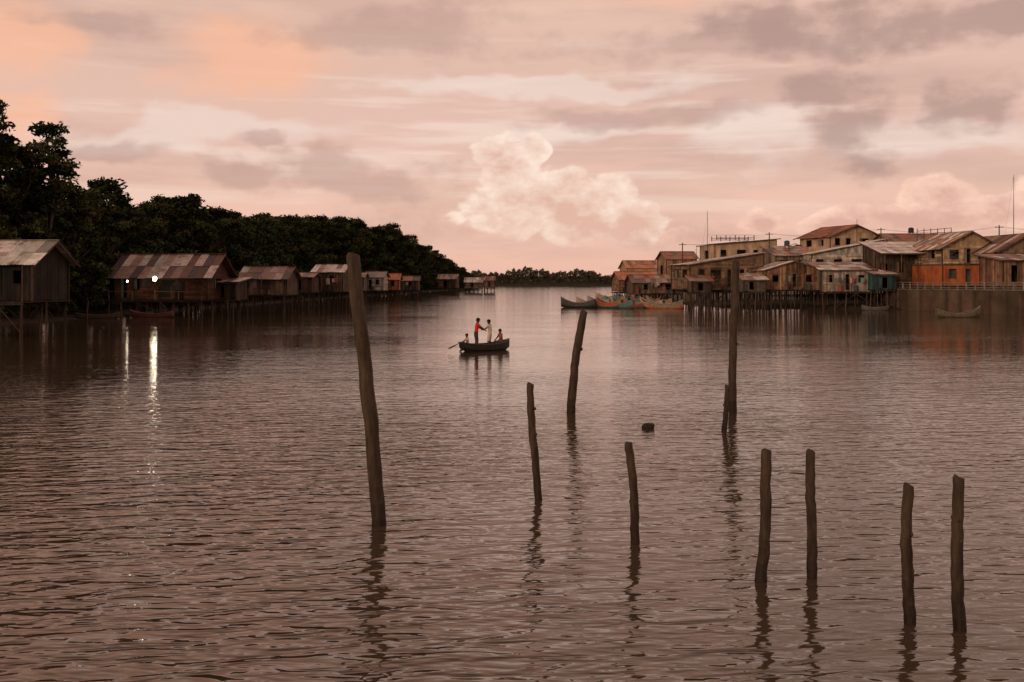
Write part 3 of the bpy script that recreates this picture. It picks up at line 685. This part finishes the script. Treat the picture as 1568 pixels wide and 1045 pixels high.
def pose(sit=False, lean=0.0, armL=None, armR=None, turn=0):
    z0 = 0 if not sit else -.24
    J = {}
    def T(p):  # lean torso about pelvis
        x, y, z = p; dz = z-.52; return (x, y+dz*math.sin(lean), .52+dz*math.cos(lean)+z0)
    J['pelvis'] = T((0, 0, .52)); J['spine'] = T((0, 0, .62)); J['chest'] = T((0, 0, .745)); J['neck'] = T((0, .004, .845)); J['skull'] = T((0, .012, .895)); J['crown'] = T((0, .012, .945))
    for s, sx in (('L', -1), ('R', 1)):
        J['sho'+s] = T((sx*.105, 0, .795))
        am = (armL if s == 'L' else armR) or ((sx*.14, .0, .63), (sx*.15, .05, .49), (sx*.15, .07, .44))
        for n, p in zip(('elb', 'wri', 'palm'), am): J[n+s] = T(p)
        if sit:
            J['hip'+s] = (sx*.055, .02, .265); J['kne'+s] = (sx*.085, .235, .285); J['ank'+s] = (sx*.08, .27, .05); J['toe'+s] = (sx*.085, .345, .022)
        else:
            J['hip'+s] = (sx*.055, 0, .5); J['kne'+s] = (sx*.075, .03, .275); J['ank'+s] = (sx*.085, -.01, .045); J['toe'+s] = (sx*.095, .075, .02)
    return J
ca, sa = math.cos(BR), math.sin(BR); fl = .05
def onboat(t, v=0): return (BX+ca*t-sa*v, BD+sa*t+ca*v)
reach = ((.13, .11, .70), (.10, .23, .63), (.09, .265, .61)); reachL = ((-.12, .10, .68), (-.05, .22, .62), (-.04, .255, .61))
p = onboat(-.62); person('man_in_red_shirt', (*p, fl), math.radians(-75), 1.64, pose(False, .16, reachL, reach), (.75, .035, .015), (.05, .045, .06))
p = onboat(.25); person('person_in_white_shirt', (*p, fl), math.radians(70), 1.54, pose(False, .08, ((-.13, .08, .68), (-.10, .19, .64), (-.09, .225, .64))), (.82, .72, .6), (.7, .58, .46))
p = onboat(.98); person('seated_child', (*p, fl-.02), math.radians(120), 1.4, pose(True, .12, ((-.15, .06, .67), (-.12, .18, .58), (-.11, .21, .56)), ((.15, .06, .67), (.12, .18, .58), (.11, .21, .56))), (.4, .12, .07), (.12, .1, .12), bare=False)
p = onboat(-1.12); person('seated_paddler', (*p, fl-.06), math.radians(110), 1.22, pose(True, .1, ((-.15, .05, .67), (-.2, .14, .58), (-.22, .17, .57)), ((.14, .08, .68), (.02, .2, .6), (-.02, .22, .6))), (.65, .52, .4), (.3, .27, .22))
E = empty('paddle', (0, 0, 0)); mb = MB(); a = Vector((X(716, 49.5), 49.6, .62)); b = Vector((X(696, 49.2), 49.0, .32)); c = Vector((X(688, 49), 48.8, .2))
mb.tube([a, b], [.02, .02], (.12, .08, .05), 8); mb.build('shaft', M_wood, E, True); mb = MB(); mb.beam(b, c, .16, .03, (.12, .08, .05)); mb.beam(b+(b-c)*.3, b, .09, .03, (.12, .08, .05)); mb.build('blade', M_wood, E)

# ------------------------------------------------------------ sky
SUN_EL, SUN_AZ = math.radians(9), math.radians(215)   # low, behind the viewer to the left
w = bpy.data.worlds.new('World'); sc.world = w; w.use_nodes = True; nt = w.node_tree; N = nt.nodes; L = nt.links
bg = N['Background']
def inp(n, i, v):
    if isinstance(v, (int, float)): n.inputs[i].default_value = v
    elif isinstance(v, tuple): n.inputs[i].default_value = v if len(v) == len(n.inputs[i].default_value) else (*v, 1)
    else: L.new(v, n.inputs[i])
def mt(op, a, b=None, c=None, clamp=False):
    n = N.new('ShaderNodeMath'); n.operation = op; n.use_clamp = clamp; inp(n, 0, a)
    if b is not None: inp(n, 1, b)
    if c is not None: inp(n, 2, c)
    return n.outputs[0]
def vm(op, a, b=None, c=None, s=None):
    n = N.new('ShaderNodeVectorMath'); n.operation = op; inp(n, 0, a)
    if b is not None: inp(n, 1, b)
    if c is not None: inp(n, 2, c)
    if s is not None: inp(n, 3, s)
    return n.outputs[1] if op == 'LENGTH' else n.outputs[0]
def ss(v, a, b, lo=0.0, hi=1.0):
    n = N.new('ShaderNodeMapRange'); n.interpolation_type = 'SMOOTHSTEP'; inp(n, 0, v); inp(n, 1, a); inp(n, 2, b); inp(n, 3, lo); inp(n, 4, hi); return n.outputs[0]
def mix(f, a, b):
    n = N.new('ShaderNodeMix'); n.data_type = 'RGBA'; inp(n, 0, f); inp(n, 6, a); inp(n, 7, b); return n.outputs[2]
tc = N.new('ShaderNodeTexCoord'); G = tc.outputs['Generated']
sep = N.new('ShaderNodeSeparateXYZ'); L.new(G, sep.inputs[0]); gx, gy, gz = sep.outputs
az = mt('ARCTAN2', gx, gy); el = mt('ARCSINE', gz)
def noise(sx, sy, sz, off, detail=4, rough=.55, dist=0, color=False):
    v = vm('MULTIPLY_ADD', G, (sx, sy, sz), (off, off*.7, off*.3))
    n = N.new('ShaderNodeTexNoise'); n.inputs['Scale'].default_value = 1
    n.inputs['Detail'].default_value = detail; n.inputs['Roughness'].default_value = rough; n.inputs['Distortion'].default_value = dist
    L.new(v, n.inputs['Vector']); return n.outputs['Color' if color else 'Fac']
nA = noise(2.4, 2.4, 17, 3.1, 5, .58)          # broad stratus
nB = noise(4, 4, 52, 8.4, 4, .55)              # fine streaks
nC = noise(17, 17, 26, 5.5, 5, .6)             # billows
nD = noise(17, 17, 26, 5.66, 4, .6)            # billows, shifted for relief
nE = noise(5, 5, 11, 1.7, 4, .6, color=True)
vo = N.new('ShaderNodeTexVoronoi'); vo.feature = 'F1'; vo.inputs['Scale'].default_value = 1
L.new(vm('ADD', vm('MULTIPLY', G, (30, 30, 36)), vm('SCALE', nE, s=2.5)), vo.inputs['Vector'])
puff = mt('SUBTRACT', .5, vo.outputs['Distance'])
wob = mt('SUBTRACT', nC, .5)
cb = N.new('ShaderNodeCombineXYZ'); inp(cb, 0, az); inp(cb, 1, el)
warp = vm('MULTIPLY', vm('SUBTRACT', nE, (.5, .5, .5)), (.24, .11, 0))
VW = vm('ADD', cb.outputs[0], warp)            # strongly warped chart for wispy cloud
VC = vm('ADD', cb.outputs[0], vm('SCALE', warp, s=.3))
def union(V_, lst):
    f = None
    for px, py, rx, ry in lst:
        a0 = math.atan((px-784)/F); e0 = math.atan((HZ-py)/math.hypot(F, px-784)); kx, ky = F/rx, F/ry
        g = vm('LENGTH', vm('MULTIPLY_ADD', V_, (kx, ky, 0), (-a0*kx, -e0*ky, 0)))
        f = g if f is None else mt('MINIMUM', f, g)
    return mt('SUBTRACT', 1.0, f)
cr = N.new('ShaderNodeValToRGB'); L.new(mt('DIVIDE', el, math.pi/2, clamp=True), cr.inputs[0]); e = cr.color_ramp
stops = [(0, (238, 188, 168)), (.035, (240, 194, 174)), (.09, (230, 190, 174)), (.15, (226, 188, 170)), (.22, (248, 204, 180)), (.40, (232, 188, 166)), (.64, (138, 114, 108)), (1, (106, 92, 92))]
e.elements[0].position = 0; e.elements[0].color = (*s2l(stops[0][1]), 1); e.elements[1].position = 1; e.elements[1].color = (*s2l(stops[-1][1]), 1)
for p_, c_ in stops[1:-1]: q = e.elements.new(p_); q.color = (*s2l(c_), 1)
C = cr.outputs[0]
C = mix(mt('MULTIPLY', ss(nA, .44, .64), .52), C, s2l((200, 164, 150)))
C = mix(mt('MULTIPLY', mt('MULTIPLY', ss(nB, .5, .66), ss(mt('ABSOLUTE', mt('SUBTRACT', el, .15)), .14, .0)), .6), C, s2l((246, 222, 206)))
pe = union(VW, [(385, 85, 160, 95), (-10, 60, 90, 70), (10, 170, 70, 60), (100, -330, 600, 260), (1050, -60, 200, 60), (720, -260, 300, 210)])  # big patches above the view are added to warm the water's reflection
C = mix(mt('MULTIPLY', ss(mt('ADD', pe, wob), -.1, .75), .72), C, s2l((252, 188, 154)))
po = union(VW, [(1150, 215, 120, 50), (1420, 215, 170, 40), (850, 215, 170, 22), (300, 205, 280, 28), (820, 130, 300, 22)])
C = mix(mt('MULTIPLY', ss(mt('ADD', po, mt('MULTIPLY', wob, 1.0)), -.1, .5), .55), C, s2l((242, 222, 210)))
gr = union(VW, [(600, 40, 200, 50), (960, 190, 220, 30), (340, 268, 95, 26), (150, 215, 90, 24), (560, 275, 180, 36), (1100, 60, 300, 30), (420, 225, 50, 18), (1300, -160, 460, 90), (140, 30, 120, 26)])
gm = ss(mt('ADD', gr, mt('MULTIPLY', wob, 1.7)), -.1, .6)
C = mix(mt('MULTIPLY', gm, .62), C, s2l((190, 155, 143)))
gr2 = union(VW, [(1270, 140, 95, 50), (1310, 200, 80, 60), (1350, 260, 60, 30), (1490, 165, 60, 50), (1520, 20, 220, 34), (1180, 40, 150, 30)])
gm2 = ss(mt('ADD', gr2, mt('MULTIPLY', wob, 2.0)), -.1, .75)
C = mix(mt('MULTIPLY', gm2, .74), C, s2l((176, 143, 133)))
relief = mt('SUBTRACT', nC, nD)
def cumulus(C, lst, lit, shade, y_base, y_top, op=.95, pf=.5, soft=.2):
    f = mt('ADD', union(VC, lst), mt('ADD', mt('MULTIPLY', wob, .9), mt('MULTIPLY', puff, pf)))
    m = ss(f, 0.04, soft)
    eb = math.atan((HZ-y_base)/F); et = math.atan((HZ-y_top)/F)
    m = mt('MULTIPLY', m, ss(el, eb, et))
    sh = mt('ADD', mt('ADD', mt('MULTIPLY', relief, 3.4), mt('MULTIPLY', puff, .7)), mt('ADD', ss(f, .9, .1, .1, .6), ss(el, eb, et+.05, -.15, .25)), clamp=True)
    return mix(mt('MULTIPLY', m, op), C, mix(sh, s2l(shade), s2l(lit)))
C = cumulus(C, [(600, 345, 170, 50), (500, 385, 190, 40), (1040, 365, 130, 34), (1150, 395, 200, 30)], (232, 190, 172), (208, 166, 152), 425, 370, .65, .5, .35)
C = cumulus(C, [(775, 258, 62, 52), (805, 315, 112, 62), (885, 330, 130, 54), (940, 315, 66, 52), (975, 342, 60, 50), (745, 238, 38, 30), (808, 232, 40, 32), (880, 285, 70, 36)], (255, 230, 212), (226, 182, 164), 412, 340, .95, .5, .22)
C = cumulus(C, [(1435, 305, 66, 40), (1345, 335, 85, 32), (1520, 330, 80, 34), (1175, 338, 38, 22), (1400, 345, 170, 30), (1060, 370, 42, 22), (1300, 345, 70, 28), (1640, 320, 90, 50)], (255, 212, 190), (220, 172, 156), 385, 345, .95, .5, .22)
k = ss(gy, -1.0, .5, .62, 1.0)
ky = vm('SCALE', C, s=k)
sky = N.new('ShaderNodeTexSky'); sky.sky_type = 'NISHITA'; sky.sun_disc = False; sky.sun_elevation = SUN_EL; sky.sun_rotation = SUN_AZ
s2 = vm('SCALE', sky.outputs[0], s=.004)
L.new(vm('ADD', ky, s2), bg.inputs['Color']); bg.inputs['Strength'].default_value = .99
w.cycles.sampling_method = 'MANUAL'; w.cycles.sample_map_resolution = 256
sl = bpy.data.lights.new('sun', 'SUN'); sl.energy = 1.0; sl.angle = math.radians(14); sl.color = (1, .69, .46)
so = bpy.data.objects.new('sun', sl); sc.collection.objects.link(so)
dirv = Vector((math.sin(SUN_AZ)*math.cos(SUN_EL), math.cos(SUN_AZ)*math.cos(SUN_EL), math.sin(SUN_EL)))
so.rotation_euler = dirv.to_track_quat('Z', 'Y').to_euler()

# ------------------------------------------------------------ camera
cam = bpy.data.cameras.new('camera'); co = bpy.data.objects.new('camera', cam); sc.collection.objects.link(co)
co.location = (0, 0, H); co.rotation_euler = (math.radians(90), 0, 0); cam.sensor_width = 36; cam.lens = 36*F/1568
cam.shift_y = -(522.5-HZ)/1568; cam.clip_end = 20000; cam.clip_start = .1
sc.camera = co
sc.view_settings.view_transform = 'Standard'; sc.view_settings.look = 'None'; sc.view_settings.exposure = 0
